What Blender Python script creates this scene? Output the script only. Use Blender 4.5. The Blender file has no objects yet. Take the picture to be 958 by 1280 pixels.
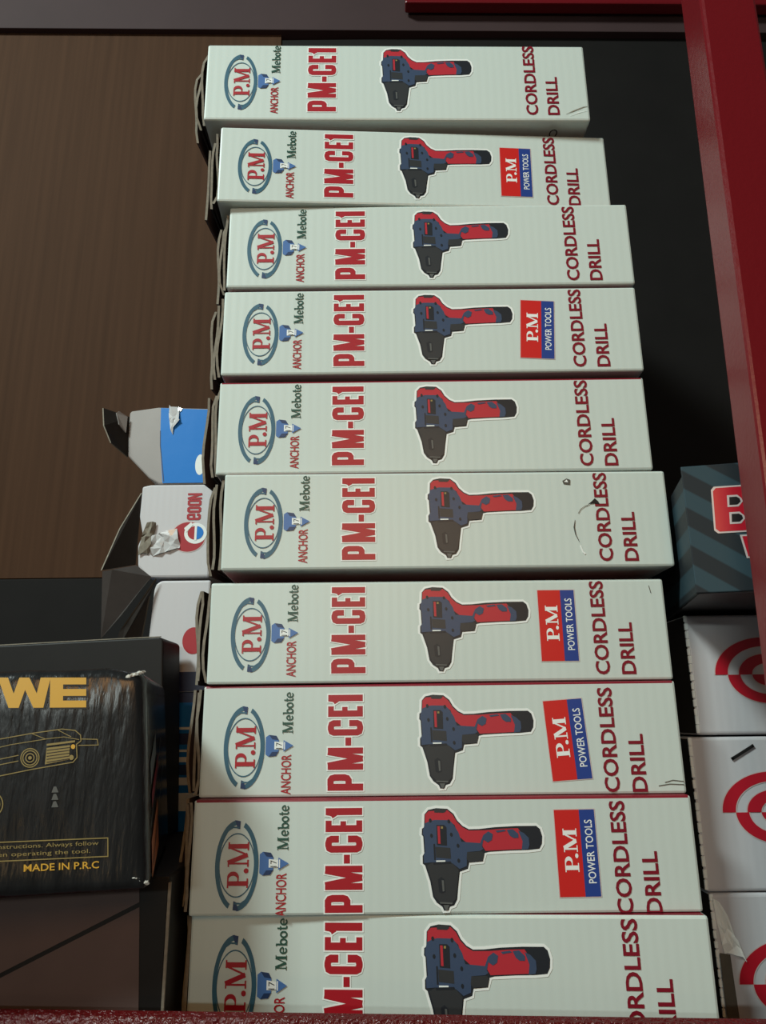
import bpy, bmesh, math, random
from mathutils import Vector, Matrix

scene = bpy.context.scene
COL = scene.collection

# ------------------------------------------------------------------ camera
cam_d = bpy.data.cameras.new('camera')
cam = bpy.data.objects.new('camera', cam_d)
COL.objects.link(cam)
cam_d.sensor_fit = 'VERTICAL'
cam_d.sensor_height = 36.0
cam_d.lens = 933.37 / 1280 * 36.0
cam_d.clip_start = 0.01
RT = Vector((0.999935, 0.0026773, -0.01108036))
UP = Vector((0.01139271, -0.26758561, 0.96346674))
FW = Vector((0.00038541, 0.96353037, 0.26759872))
CP = Vector((-0.0332, -0.4828, 0.1824))
m = Matrix.Identity(4)
for i in range(3):
    m[i][0], m[i][1], m[i][2], m[i][3] = RT[i], UP[i], -FW[i], CP[i]
cam.matrix_world = m
scene.camera = cam

# ------------------------------------------------------------------ world, lights, exposure
world = bpy.data.worlds.new('world')
scene.world = world
world.use_nodes = True
bg = world.node_tree.nodes['Background']
bg.inputs[0].default_value = (0.80, 0.86, 0.88, 1)
bg.inputs[1].default_value = 0.07


def area(name, loc, target, size, size_y, power, color):
    d = bpy.data.lights.new(name, 'AREA')
    d.shape = 'RECTANGLE'
    d.size, d.size_y, d.energy, d.color = size, size_y, power, color
    o = bpy.data.objects.new(name, d)
    o.location = loc
    o.rotation_euler = (Vector(target) - Vector(loc)).to_track_quat('-Z', 'Y').to_euler()
    COL.objects.link(o)
    return o


area('ceiling_tube_light', (-1.40, -1.45, 1.95), (0.0, 0.0, 0.35), 0.6, 0.35, 62, (0.86, 1.0, 0.965))
area('front_tube_light', (-0.42, -2.10, 0.52), (0.0, 0.0, 0.3), 0.55, 0.06, 5, (0.90, 1.0, 0.95))
area('warm_fill_light', (0.02, -0.95, 0.52), (-0.15, 0.0, 0.02), 0.35, 0.25, 1.5, (1.0, 0.54, 0.22))  # unseen warm fill, added to tint the shaded lower cartons
area('low_warm_light', (-0.30, -1.00, -0.10), (-0.2, 0.0, 0.1), 0.10, 0.05, 0.12, (1.0, 0.62, 0.25))
scene.view_settings.view_transform = 'Standard'
scene.view_settings.look = 'None'
scene.view_settings.exposure = 0.0
scene.view_settings.gamma = 1.0
scene.view_settings.use_curve_mapping = False


# ------------------------------------------------------------------ materials
def lin(c):
    return tuple(((v / 255) / 12.92 if v / 255 <= 0.04045 else ((v / 255 + 0.055) / 1.055) ** 2.4) for v in c)


def mat(name, rgb, rough=0.5, metal=0.0, spec=0.5, noise=0.0, nscale=40, bump=0.0, bscale=200, stretch=(1, 1, 1), coat=0.0):
    M = bpy.data.materials.new(name)
    M.use_nodes = True
    nt = M.node_tree
    b = nt.nodes['Principled BSDF']
    c = lin(rgb)
    b.inputs['Base Color'].default_value = (*c, 1)
    b.inputs['Roughness'].default_value = rough
    b.inputs['Metallic'].default_value = metal
    b.inputs['Specular IOR Level'].default_value = spec
    if coat:
        b.inputs['Coat Weight'].default_value = coat
        b.inputs['Coat Roughness'].default_value = 0.15
    if noise or bump:
        tc = nt.nodes.new('ShaderNodeTexCoord')
        mp = nt.nodes.new('ShaderNodeMapping')
        mp.inputs['Scale'].default_value = stretch
        nt.links.new(tc.outputs['Object'], mp.inputs[0])
    if noise:
        n = nt.nodes.new('ShaderNodeTexNoise')
        n.inputs['Scale'].default_value = nscale
        n.inputs['Detail'].default_value = 5
        nt.links.new(mp.outputs[0], n.inputs['Vector'])
        r = nt.nodes.new('ShaderNodeMapRange')
        r.inputs[1].default_value = 0.3
        r.inputs[2].default_value = 0.7
        r.inputs[3].default_value = 1 - noise
        r.inputs[4].default_value = 1 + noise
        nt.links.new(n.outputs['Fac'], r.inputs[0])
        mx = nt.nodes.new('ShaderNodeMix')
        mx.data_type = 'RGBA'
        mx.blend_type = 'MULTIPLY'
        mx.inputs[0].default_value = 1
        mx.inputs[6].default_value = (*c, 1)
        nt.links.new(r.outputs[0], mx.inputs[7])
        nt.links.new(mx.outputs[2], b.inputs['Base Color'])
    if bump:
        n2 = nt.nodes.new('ShaderNodeTexNoise')
        n2.inputs['Scale'].default_value = bscale
        n2.inputs['Detail'].default_value = 3
        nt.links.new(mp.outputs[0], n2.inputs['Vector'])
        bp = nt.nodes.new('ShaderNodeBump')
        bp.inputs['Strength'].default_value = bump
        bp.inputs['Distance'].default_value = 0.002
        nt.links.new(n2.outputs['Fac'], bp.inputs['Height'])
        nt.links.new(bp.outputs[0], b.inputs['Normal'])
    return M


def mat_wood():
    M = mat('brown_wood', (74, 55, 43), 0.7, spec=0.08)
    nt = M.node_tree
    b = nt.nodes['Principled BSDF']
    tc = nt.nodes.new('ShaderNodeTexCoord')
    mp = nt.nodes.new('ShaderNodeMapping')
    mp.inputs['Scale'].default_value = (60, 60, 1.5)
    nt.links.new(tc.outputs['Object'], mp.inputs[0])
    n = nt.nodes.new('ShaderNodeTexNoise')
    n.inputs['Scale'].default_value = 2.0
    n.inputs['Detail'].default_value = 6
    nt.links.new(mp.outputs[0], n.inputs['Vector'])
    cr = nt.nodes.new('ShaderNodeValToRGB')
    cr.color_ramp.elements[0].position = 0.3
    cr.color_ramp.elements[0].color = (*lin((66, 45, 31)), 1)
    cr.color_ramp.elements[1].position = 0.75
    cr.color_ramp.elements[1].color = (*lin((78, 54, 38)), 1)
    nt.links.new(n.outputs['Fac'], cr.inputs[0])
    nt.links.new(cr.outputs[0], b.inputs['Base Color'])
    return M


def mat_stripes():
    M = mat('teal_striped_card', (40, 55, 60), 0.6, spec=0.2)
    nt = M.node_tree
    b = nt.nodes['Principled BSDF']
    tc = nt.nodes.new('ShaderNodeTexCoord')
    mp = nt.nodes.new('ShaderNodeMapping')
    mp.inputs['Rotation'].default_value = (0, math.radians(55), 0)
    nt.links.new(tc.outputs['Object'], mp.inputs[0])
    w = nt.nodes.new('ShaderNodeTexWave')
    w.inputs['Scale'].default_value = 16
    w.inputs['Distortion'].default_value = 0.0
    nt.links.new(mp.outputs[0], w.inputs['Vector'])
    cr = nt.nodes.new('ShaderNodeValToRGB')
    cr.color_ramp.interpolation = 'LINEAR'
    cr.color_ramp.elements[0].position = 0.42
    cr.color_ramp.elements[0].color = (*lin((38, 44, 48)), 1)
    cr.color_ramp.elements[1].position = 0.58
    cr.color_ramp.elements[1].color = (*lin((50, 70, 78)), 1)
    nt.links.new(w.outputs['Fac'], cr.inputs[0])
    nt.links.new(cr.outputs[0], b.inputs['Base Color'])
    return M


def mat_corrugated(name, rgb, rough, period=0.006, strength=0.12, spec=0.5):
    """Glossy printed card over corrugated board: faint vertical flutes along X."""
    M = mat(name, rgb, rough, spec=spec)
    nt = M.node_tree
    b = nt.nodes['Principled BSDF']
    tc = nt.nodes.new('ShaderNodeTexCoord')
    w = nt.nodes.new('ShaderNodeTexWave')
    w.inputs['Scale'].default_value = 0.314 / period
    w.inputs['Distortion'].default_value = 0.6
    w.inputs['Detail'].default_value = 1
    nt.links.new(tc.outputs['Object'], w.inputs['Vector'])
    n = nt.nodes.new('ShaderNodeTexNoise')
    n.inputs['Scale'].default_value = 25
    nt.links.new(tc.outputs['Object'], n.inputs['Vector'])
    mm = nt.nodes.new('ShaderNodeMath')
    mm.operation = 'ADD'
    nt.links.new(w.outputs['Fac'], mm.inputs[0])
    nt.links.new(n.outputs['Fac'], mm.inputs[1])
    bp = nt.nodes.new('ShaderNodeBump')
    bp.inputs['Strength'].default_value = strength
    bp.inputs['Distance'].default_value = 0.001
    nt.links.new(mm.outputs[0], bp.inputs['Height'])
    nt.links.new(bp.outputs[0], b.inputs['Normal'])
    return M


M = {}
M['card'] = mat_corrugated('pale_card', (204, 215, 208), 0.38, strength=0.035)
M['white'] = mat('white_ink', (240, 244, 240), 0.40)
M['red'] = mat('deep_red_ink', (168, 20, 34), 0.40)
M['maroon'] = mat('maroon_ink', (128, 16, 36), 0.40)
M['bright_red'] = mat('sticker_red', (206, 38, 34), 0.35)
M['sticker_blue'] = mat('sticker_blue', (40, 66, 140), 0.35)
M['teal'] = mat('teal_ink', (52, 96, 116), 0.40)
M['blue'] = mat('blue_ink', (72, 112, 170), 0.40)
M['dark_blue'] = mat('dark_blue_ink', (32, 56, 96), 0.40)
M['green'] = mat('green_ink', (36, 78, 64), 0.40)
M['drill_blue'] = mat('drill_blue_ink', (58, 74, 100), 0.40)
M['drill_red'] = mat('drill_red_ink', (184, 44, 56), 0.40)
M['drill_dark'] = mat('drill_dark_ink', (50, 52, 54), 0.40)
M['drill_black'] = mat('drill_black_ink', (32, 36, 42), 0.40)
M['drill_grey'] = mat('drill_grey_ink', (92, 94, 92), 0.40)
M['ink_black'] = mat('black_ink', (24, 24, 26), 0.40)
M['board'] = mat('grey_board', (92, 87, 78), 0.85, spec=0.2, noise=0.12, nscale=90)
M['pink_board'] = mat('pinkish_grey_board', (96, 82, 80), 0.85, spec=0.2, noise=0.12, nscale=60)
M['flap_grey'] = mat('flap_grey_board', (76, 71, 69), 0.85, spec=0.2, noise=0.1, nscale=60)
M['board_edge'] = mat('board_edge', (140, 133, 120), 0.85, spec=0.2, noise=0.15, nscale=300)
M['board_shaded'] = mat('shaded_board', (50, 46, 43), 0.8, spec=0.2, noise=0.1, nscale=60)  # grey board with the shade of recesses put into its colour
M['red_paint'] = mat('red_paint', (106, 9, 18), 0.32, spec=0.5, bump=0.10, bscale=260)
M['red_hammered'] = mat('red_hammered_paint', (86, 14, 16), 0.25, spec=0.5, bump=0.9, bscale=420)
M['wood'] = mat_wood()
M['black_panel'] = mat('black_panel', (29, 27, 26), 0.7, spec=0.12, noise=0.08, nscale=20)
M['brown_dark'] = mat('dark_brown_board', (62, 46, 46), 0.7, spec=0.25, noise=0.08, nscale=12)
M['black_film'] = mat('black_film', (30, 31, 32), 0.24, spec=0.5, noise=0.35, nscale=60, stretch=(1.6, 1.6, 0.35), bump=0.35, bscale=120)
M['black_card'] = mat('black_card', (25, 22, 20), 0.55, spec=0.3, noise=0.15, nscale=40)
M['brown_card'] = mat('brown_black_card', (98, 80, 76), 0.6, spec=0.3, noise=0.07, nscale=30)
M['gold'] = mat('gold_ink', (222, 172, 62), 0.35)
M['gold_dim'] = mat('dull_gold_ink', (150, 132, 78), 0.4)
M['orange'] = mat('orange_ink', (170, 92, 50), 0.45)
M['worn'] = mat('worn_white_edge', (200, 198, 190), 0.8, noise=0.2, nscale=400)
M['film'] = mat('shiny_film', (205, 205, 205), 0.12, spec=0.8)
M['teal_stripe'] = mat_stripes()
M['logo_red'] = mat('logo_red_ink', (190, 26, 44), 0.35)
M['logo_pale'] = mat('logo_pale_edge', (206, 190, 186), 0.4)
M['box_white'] = mat_corrugated('white_card', (204, 202, 204), 0.40, strength=0.04)
M['grey_card'] = mat('grey_white_card', (158, 152, 148), 0.5, noise=0.06, nscale=30)
M['carton_blue'] = mat('bright_blue_card', (8, 122, 208), 0.4, spec=0.35, bump=0.10, bscale=40)
M['navy'] = mat('navy_ink', (36, 52, 96), 0.4)
M['metal'] = mat('staple_steel', (96, 95, 92), 0.3, metal=1.0)


# ------------------------------------------------------------------ object helpers
def tag(o, label, cat, group=None):
    o['label'] = label
    o['category'] = cat
    if group:
        o['group'] = group


def thing(name, label, cat, loc=(0, 0, 0), rz=0.0, group=None):
    o = bpy.data.objects.new(name, None)
    o.empty_display_size = 0.02
    COL.objects.link(o)
    o.location = loc
    o.rotation_euler = (0, 0, rz)
    tag(o, label, cat, group)
    return o


def obj(name, bm, mats, parent=None, label=None, smooth=False):
    me = bpy.data.meshes.new(name)
    bm.normal_update()
    bm.to_mesh(me)
    bm.free()
    for k in mats:
        me.materials.append(M[k])
    if smooth:
        for p in me.polygons:
            p.use_smooth = True
    o = bpy.data.objects.new(name, me)
    COL.objects.link(o)
    if parent:
        o.parent = parent
    if label:
        o['label'] = label
    return o


def add_box(bm, x0, x1, y0, y1, z0, z1, bev=0.0, mi=0, seg=2):
    b2 = bmesh.new()
    bmesh.ops.create_cube(b2, size=1.0)
    for v in b2.verts:
        v.co = Vector((x0 + (v.co.x + .5) * (x1 - x0), y0 + (v.co.y + .5) * (y1 - y0), z0 + (v.co.z + .5) * (z1 - z0)))
    if bev:
        bmesh.ops.bevel(b2, geom=b2.edges[:], offset=bev, segments=seg, affect='EDGES', profile=0.5)
    merge(bm, b2, mi)


def merge(bm, b2, mi=None):
    vm = {}
    for v in b2.verts:
        vm[v] = bm.verts.new(v.co)
    for f in b2.faces:
        nf = bm.faces.new([vm[v] for v in f.verts])
        nf.material_index = f.material_index if mi is None else mi
    b2.free()


def add_prism(bm, pts, y0, y1, mi=0, bev=0.0):
    """Outline pts (x, z) extruded from y0 (front) to y1 (back)."""
    b2 = bmesh.new()
    a = [b2.verts.new((p[0], y0, p[1])) for p in pts]
    b = [b2.verts.new((p[0], y1, p[1])) for p in pts]
    n = len(pts)
    b2.faces.new(a)
    b2.faces.new(b[::-1])
    for i in range(n):
        b2.faces.new((a[i], b[i], b[(i + 1) % n], a[(i + 1) % n]))
    bmesh.ops.recalc_face_normals(b2, faces=b2.faces[:])
    if bev:
        bmesh.ops.bevel(b2, geom=b2.edges[:], offset=bev, segments=2, affect='EDGES', profile=0.5)
    for f in b2.faces:
        f.material_index = mi
    merge(bm, b2)


def crumple(bm, quad, nu, nv, amp, seed, th=0.0003, mi=0):
    """A crinkled patch of film over the 3D quad."""
    rnd = random.Random(seed)
    q = [Vector(p) for p in quad]
    nrm = (q[1] - q[0]).cross(q[3] - q[0]).normalized()
    g = []
    for i in range(nu + 1):
        row = []
        for j in range(nv + 1):
            u, v = i / nu, j / nv
            if 0 < i < nu:
                u += rnd.uniform(-.3, .3) / nu
            if 0 < j < nv:
                v += rnd.uniform(-.3, .3) / nv
            p = (q[0] * (1 - u) + q[1] * u) * (1 - v) + (q[3] * (1 - u) + q[2] * u) * v
            p = p + nrm * rnd.uniform(-amp, amp) + (q[1] - q[0]) * (rnd.uniform(-.12, .12) if j in (0, nv) else 0) + (q[3] - q[0]) * (rnd.uniform(-.1, .1) if i in (0, nu) else 0)
            row.append(p)
        g.append(row)
    f_ = [[bm.verts.new(p) for p in row] for row in g]
    b_ = [[bm.verts.new(p + Vector((0, th, 0))) for p in row] for row in g]
    fs = []
    for i in range(nu):
        for j in range(nv):
            k = (i + j) % 2
            for L, o in ((f_, 0), (b_, 1)):
                a, b, c, d = L[i][j], L[i + 1][j], L[i + 1][j + 1], L[i][j + 1]
                for t in (((a, b, c), (a, c, d)) if k else ((a, b, d), (b, c, d))):
                    fs.append(bm.faces.new(t if not o else t[::-1]))
    rim = [(i, 0) for i in range(nu)] + [(nu, j) for j in range(nv)] + [(i, nv) for i in range(nu, 0, -1)] + [(0, j) for j in range(nv, 0, -1)]
    for p, q_ in zip(rim, rim[1:] + rim[:1]):
        fs.append(bm.faces.new((f_[q_[0]][q_[1]], f_[p[0]][p[1]], b_[p[0]][p[1]], b_[q_[0]][q_[1]])))
    for f in fs:
        f.material_index = mi


def add_plate(bm, pts, th, mi=0, mi_edge=None):
    """A card of thickness th through the 3D polygon pts."""
    pts = [Vector(p) for p in pts]
    n = (pts[1] - pts[0]).cross(pts[2] - pts[0]).normalized() * th
    a = [bm.verts.new(p) for p in pts]
    b = [bm.verts.new(p + n) for p in pts]
    k = len(pts)
    f1 = bm.faces.new(a[::-1])
    f2 = bm.faces.new(b)
    f1.material_index = f2.material_index = mi
    for i in range(k):
        f = bm.faces.new((a[i], a[(i + 1) % k], b[(i + 1) % k], b[i]))
        f.material_index = mi if mi_edge is None else mi_edge


# ------------------------------------------------------------------ flat print helpers
# A print is drawn in millimetres (s to the right, t up) on a face.
class Print:
    def __init__(self, tf=None):
        self.bm = bmesh.new()
        self.mats = []
        self.tf = tf or (lambda a, b: (a, b))
        self.layer = 0
        self.n = 0
        self.clip = None

    def mi(self, k):
        if k not in self.mats:
            self.mats.append(k)
        return self.mats.index(k)

    def poly(self, pts, k, layer=None, tf=True):
        L = self.layer if layer is None else layer
        self.n += 1
        L += (self.n % 60) * 0.012       # overlapping strokes never share one plane
        vs = []
        for p in pts:
            q = self.tf(*p) if tf else p
            vs.append(self.bm.verts.new((q[0], L, q[1])))
        f = self.bm.faces.new(vs)
        f.material_index = self.mi(k)
        return f

    def rect(self, a0, a1, b0, b1, k, layer=None):
        self.poly([(a0, b0), (a1, b0), (a1, b1), (a0, b1)], k, layer)

    def stroke(self, pts, w, k, layer=None, closed=False, ext=0.0):
        pts = [Vector(p) for p in pts]
        n = len(pts)
        segs = range(n if closed else n - 1)
        # mitred ribbon
        L, R = [], []
        for i in range(n):
            if closed:
                d0 = (pts[i] - pts[i - 1]).normalized()
                d1 = (pts[(i + 1) % n] - pts[i]).normalized()
            else:
                d0 = (pts[i] - pts[i - 1]).normalized() if i > 0 else (pts[1] - pts[0]).normalized()
                d1 = (pts[i + 1] - pts[i]).normalized() if i < n - 1 else d0
            t = (d0 + d1)
            t = t.normalized() if t.length > 1e-6 else d1
            nn = Vector((-t.y, t.x))
            c = max(0.45, nn.dot(Vector((-d1.y, d1.x))))
            ww = (w[i] if isinstance(w, (list, tuple)) else w) / 2 / c
            p = pts[i].copy()
            if not closed and i == 0:
                p -= d1 * ext
            if not closed and i == n - 1:
                p += d0 * ext
            L.append(p + nn * ww)
            R.append(p - nn * ww)
        for i in segs:
            j = (i + 1) % n
            self.poly([L[i], R[i], R[j], L[j]], k, layer)

    def ell(self, cx, cy, rx, ry, k, layer=None, n=40, a0=0, a1=360):
        full = abs(a1 - a0) >= 360
        m_ = n if full else n + 1
        pts = [(cx + rx * math.cos(math.radians(a0 + (a1 - a0) * i / n)), cy + ry * math.sin(math.radians(a0 + (a1 - a0) * i / n))) for i in range(m_)]
        if not full:
            pts.append((cx, cy))
        self.poly(pts, k, layer)

    def band(self, cx, cy, f0, f1, k, a0=0, a1=360, n=48, layer=None):
        """Band between two ellipses given as functions/tuples (rx, ry[, dx, dy])."""
        for i in range(n):
            q = []
            for a, g in ((i, f0), (i, f1), (i + 1, f1), (i + 1, f0)):
                th = math.radians(a0 + (a1 - a0) * a / n)
                dx, dy = (g[2], g[3]) if len(g) > 2 else (0, 0)
                q.append((cx + dx + g[0] * math.cos(th), cy + dy + g[1] * math.sin(th)))
            self.poly(q, k, layer)

    def text(self, body, a0, a1, b0, b1, k, bold=0.0, layer=None):
        vs, fs = font_mesh(body, bold)
        L = self.layer if layer is None else layer
        xs = [v[0] for v in vs]
        ys = [v[1] for v in vs]
        x0, x1, y0, y1 = min(xs), max(xs), min(ys), max(ys)
        nv = []
        for x, y in vs:
            q = self.tf(a0 + (x - x0) / (x1 - x0) * (a1 - a0), b0 + (y - y0) / (y1 - y0) * (b1 - b0))
            nv.append(self.bm.verts.new((q[0], L, q[1])))
        for f in fs:
            try:
                nf = self.bm.faces.new([nv[i] for i in f])
                nf.material_index = self.mi(k)
            except ValueError:
                pass

    def build(self, name, parent, origin=(0, 0, 0), ux=(1, 0, 0), uz=(0, 0, 1), lift=0.00025, label=None):
        """Map s,t (mm) onto the face; each layer stands a hair in front of the last."""
        O, U, V = Vector(origin), Vector(ux).normalized(), Vector(uz).normalized()
        N = U.cross(V)          # outwards
        if self.clip is not None:
            bmesh.ops.bisect_plane(self.bm, geom=self.bm.verts[:] + self.bm.edges[:] + self.bm.faces[:], plane_co=(0, 0, self.clip), plane_no=(0, 0, -1), clear_outer=True)
        for v in self.bm.verts:
            v.co = O + U * (v.co.x * 0.001) + V * (v.co.z * 0.001) + N * (lift + v.co.y * 0.00010)
        bmesh.ops.triangulate(self.bm, faces=[f for f in self.bm.faces if len(f.verts) > 4])
        for f in self.bm.faces:
            f.normal_update()
            if f.normal.dot(N) < 0:
                f.normal_flip()
        return obj(name, self.bm, self.mats, parent, label)


_fc = {}


def font_mesh(body, bold=0.0):
    key = (body, bold)
    if key in _fc:
        return _fc[key]
    cu = bpy.data.curves.new('glyphs', 'FONT')
    cu.body = body
    cu.offset = bold
    cu.resolution_u = 3
    o = bpy.data.objects.new('glyphs', cu)
    COL.objects.link(o)
    bpy.context.view_layer.update()
    dg = bpy.context.evaluated_depsgraph_get()
    me = bpy.data.meshes.new_from_object(o.evaluated_get(dg))
    vs = [(v.co.x, v.co.y) for v in me.vertices]
    fs = [tuple(p.vertices) for p in me.polygons]
    bpy.data.objects.remove(o)
    bpy.data.curves.remove(cu)
    bpy.data.meshes.remove(me)
    _fc[key] = (vs, fs)
    return _fc[key]


def arc(cx, cy, rx, ry, a0, a1, n=14):
    return [(cx + rx * math.cos(math.radians(a0 + (a1 - a0) * i / n)), cy + ry * math.sin(math.radians(a0 + (a1 - a0) * i / n))) for i in range(n + 1)]


# heavy condensed model lettering: strokes in mm, a along the word, b up (cap height 22)
def heavy_word(P, k, grow, layer):
    def S(pts, w):
        P.stroke(pts, w + grow, k, layer, ext=grow / 2)
    H = 22.0
    a = 0.0                                            # P
    S([(a + 2, 0), (a + 2, H)], 4.0)
    S([(a + 3, H - 1.8), (a + 6, H - 1.8), (a + 7.1, H - 2.6), (a + 7.6, H - 4.5), (a + 7.6, 11.5), (a + 7.1, 9.8), (a + 6, 9), (a + 3, 9)], 3.8)
    a = 12.1                                           # M
    S([(a + 1.8, 0), (a + 1.8, H)], 3.6)
    S([(a + 11.2, 0), (a + 11.2, H)], 3.6)
    S([(a + 2.6, H), (a + 6.5, 0.2)], 3.3)
    S([(a + 10.4, H), (a + 6.5, 0.2)], 3.3)
    a = 26.3                                           # hyphen
    S([(a, 9.2), (a + 4.8, 9.2)], 3.6)
    a = 32.3                                           # C
    S([(a + 7.4, 14), (a + 7.4, 18.4), (a + 6.8, 19.7), (a + 5.2, 20.2), (a + 4, 20.2), (a + 2.5, 19.7), (a + 1.9, 18.4),
       (a + 1.9, 3.6), (a + 2.5, 2.3), (a + 4, 1.8), (a + 5.2, 1.8), (a + 6.8, 2.3), (a + 7.4, 3.6), (a + 7.4, 8.6)], 3.8)
    a = 43.6                                           # E
    S([(a + 1.9, 0), (a + 1.9, H)], 3.8)
    S([(a + 1.5, H - 1.8), (a + 6.4, H - 1.8)], 3.6)
    S([(a + 1.5, 11.4), (a + 6.0, 11.4)], 3.4)
    S([(a + 1.5, 1.8), (a + 6.4, 1.8)], 3.6)
    a = 51.8                                           # 1
    S([(a + 3.2, 0), (a + 3.2, H)], 4.0)
    S([(a + 0.2, 16.6), (a + 1.6, 17.4), (a + 2.4, 19.2), (a + 2.6, 21)], 3.0)


# slab serif letters: unit cap height 10
def serif_P(P, x, y, s, k, L):
    q = lambda pts: [(x + a * s, y + b * s) for a, b in pts]
    P.stroke(q([(2.0, 0), (2.0, 10)]), 2.1 * s, k, L)
    P.stroke(q([(0, 0.35), (4.2, 0.35)]), 0.7 * s, k, L)
    P.stroke(q([(0, 9.65), (4.6, 9.65)]), 0.7 * s, k, L)
    c = arc(4.2, 7.2, 2.2, 2.4, 90, -90, 12)
    P.stroke(q(c), [0.7 * s + 1.2 * s * math.sin(math.pi * i / 12) for i in range(13)], k, L)
    P.stroke(q([(2.4, 4.8), (4.3, 4.8)]), 0.65 * s, k, L)


def serif_M(P, x, y, s, k, L):
    q = lambda pts: [(x + a * s, y + b * s) for a, b in pts]
    P.stroke(q([(1.5, 0), (1.5, 10)]), 0.8 * s, k, L)
    P.stroke(q([(9.3, 0), (9.3, 10)]), 2.1 * s, k, L)
    P.stroke(q([(1.9, 10), (5.4, 0.6)]), 2.0 * s, k, L)
    P.stroke(q([(8.9, 10), (5.4, 0.6)]), 0.8 * s, k, L)
    for a0, a1, b in ((0, 3.2, .35), (7.4, 11.2, .35), (0, 3.0, 9.65), (8, 11.2, 9.65)):
        P.stroke(q([(a0, b), (a1, b)]), 0.7 * s, k, L)


def serif_PM(P, x, y, w, h, k, L=0):
    """P.M in a w x h box."""
    s = h / 10.0
    old = P.tf
    f = w / (20.6 * s)
    P.tf = lambda a, b: old(x + (a - x) * f, b)
    serif_P(P, x, y, s, k, L)
    P.ell(x + 7.6 * s, y + 1.1 * s, 1.15 * s, 1.15 * s, k, L, 16)
    serif_M(P, x + 9.4 * s, y, s, k, L)
    P.tf = old


def serif_word(P, x, y, w, h, k, L=0):
    """Mebote in slab serif letters."""
    s = h / 10.0
    T = 38.5 * s
    old = P.tf
    f = w / T
    P.tf = lambda a, b: old(x + (a - x) * f, b)
    q = lambda ox, pts: [(x + (ox + a) * s, y + b * s) for a, b in pts]
    serif_M(P, x, y, s, k, L)
    ox = 12.2
    for ch in 'ebote':
        if ch == 'e':
            P.stroke(q(ox, arc(2.6, 3.3, 2.2, 2.8, 0, 320, 20)), 1.3 * s, k, L)
            P.stroke(q(ox, [(0.6, 3.3), (4.8, 3.3)]), 1.0 * s, k, L)
            ox += 5.7
        elif ch == 'b':
            P.stroke(q(ox, [(1.4, 0), (1.4, 10)]), 1.4 * s, k, L)
            P.stroke(q(ox, [(0, 9.6), (1.8, 9.6)]), 0.9 * s, k, L)
            P.stroke(q(ox, arc(3.4, 3.2, 2.0, 2.7, -180, 180, 20)), 1.4 * s, k, L)
            ox += 6.4
        elif ch == 'o':
            P.stroke(q(ox, arc(2.6, 3.2, 2.1, 2.7, 0, 360, 22)), 1.4 * s, k, L)
            ox += 5.7
        elif ch == 't':
            P.stroke(q(ox, [(1.6, 9), (1.6, 1.4), (2.2, 0.6), (3.6, 0.7)]), 1.3 * s, k, L)
            P.stroke(q(ox, [(0.2, 6.2), (3.4, 6.2)]), 1.0 * s, k, L)
            ox += 4.0
    P.tf = old


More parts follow.
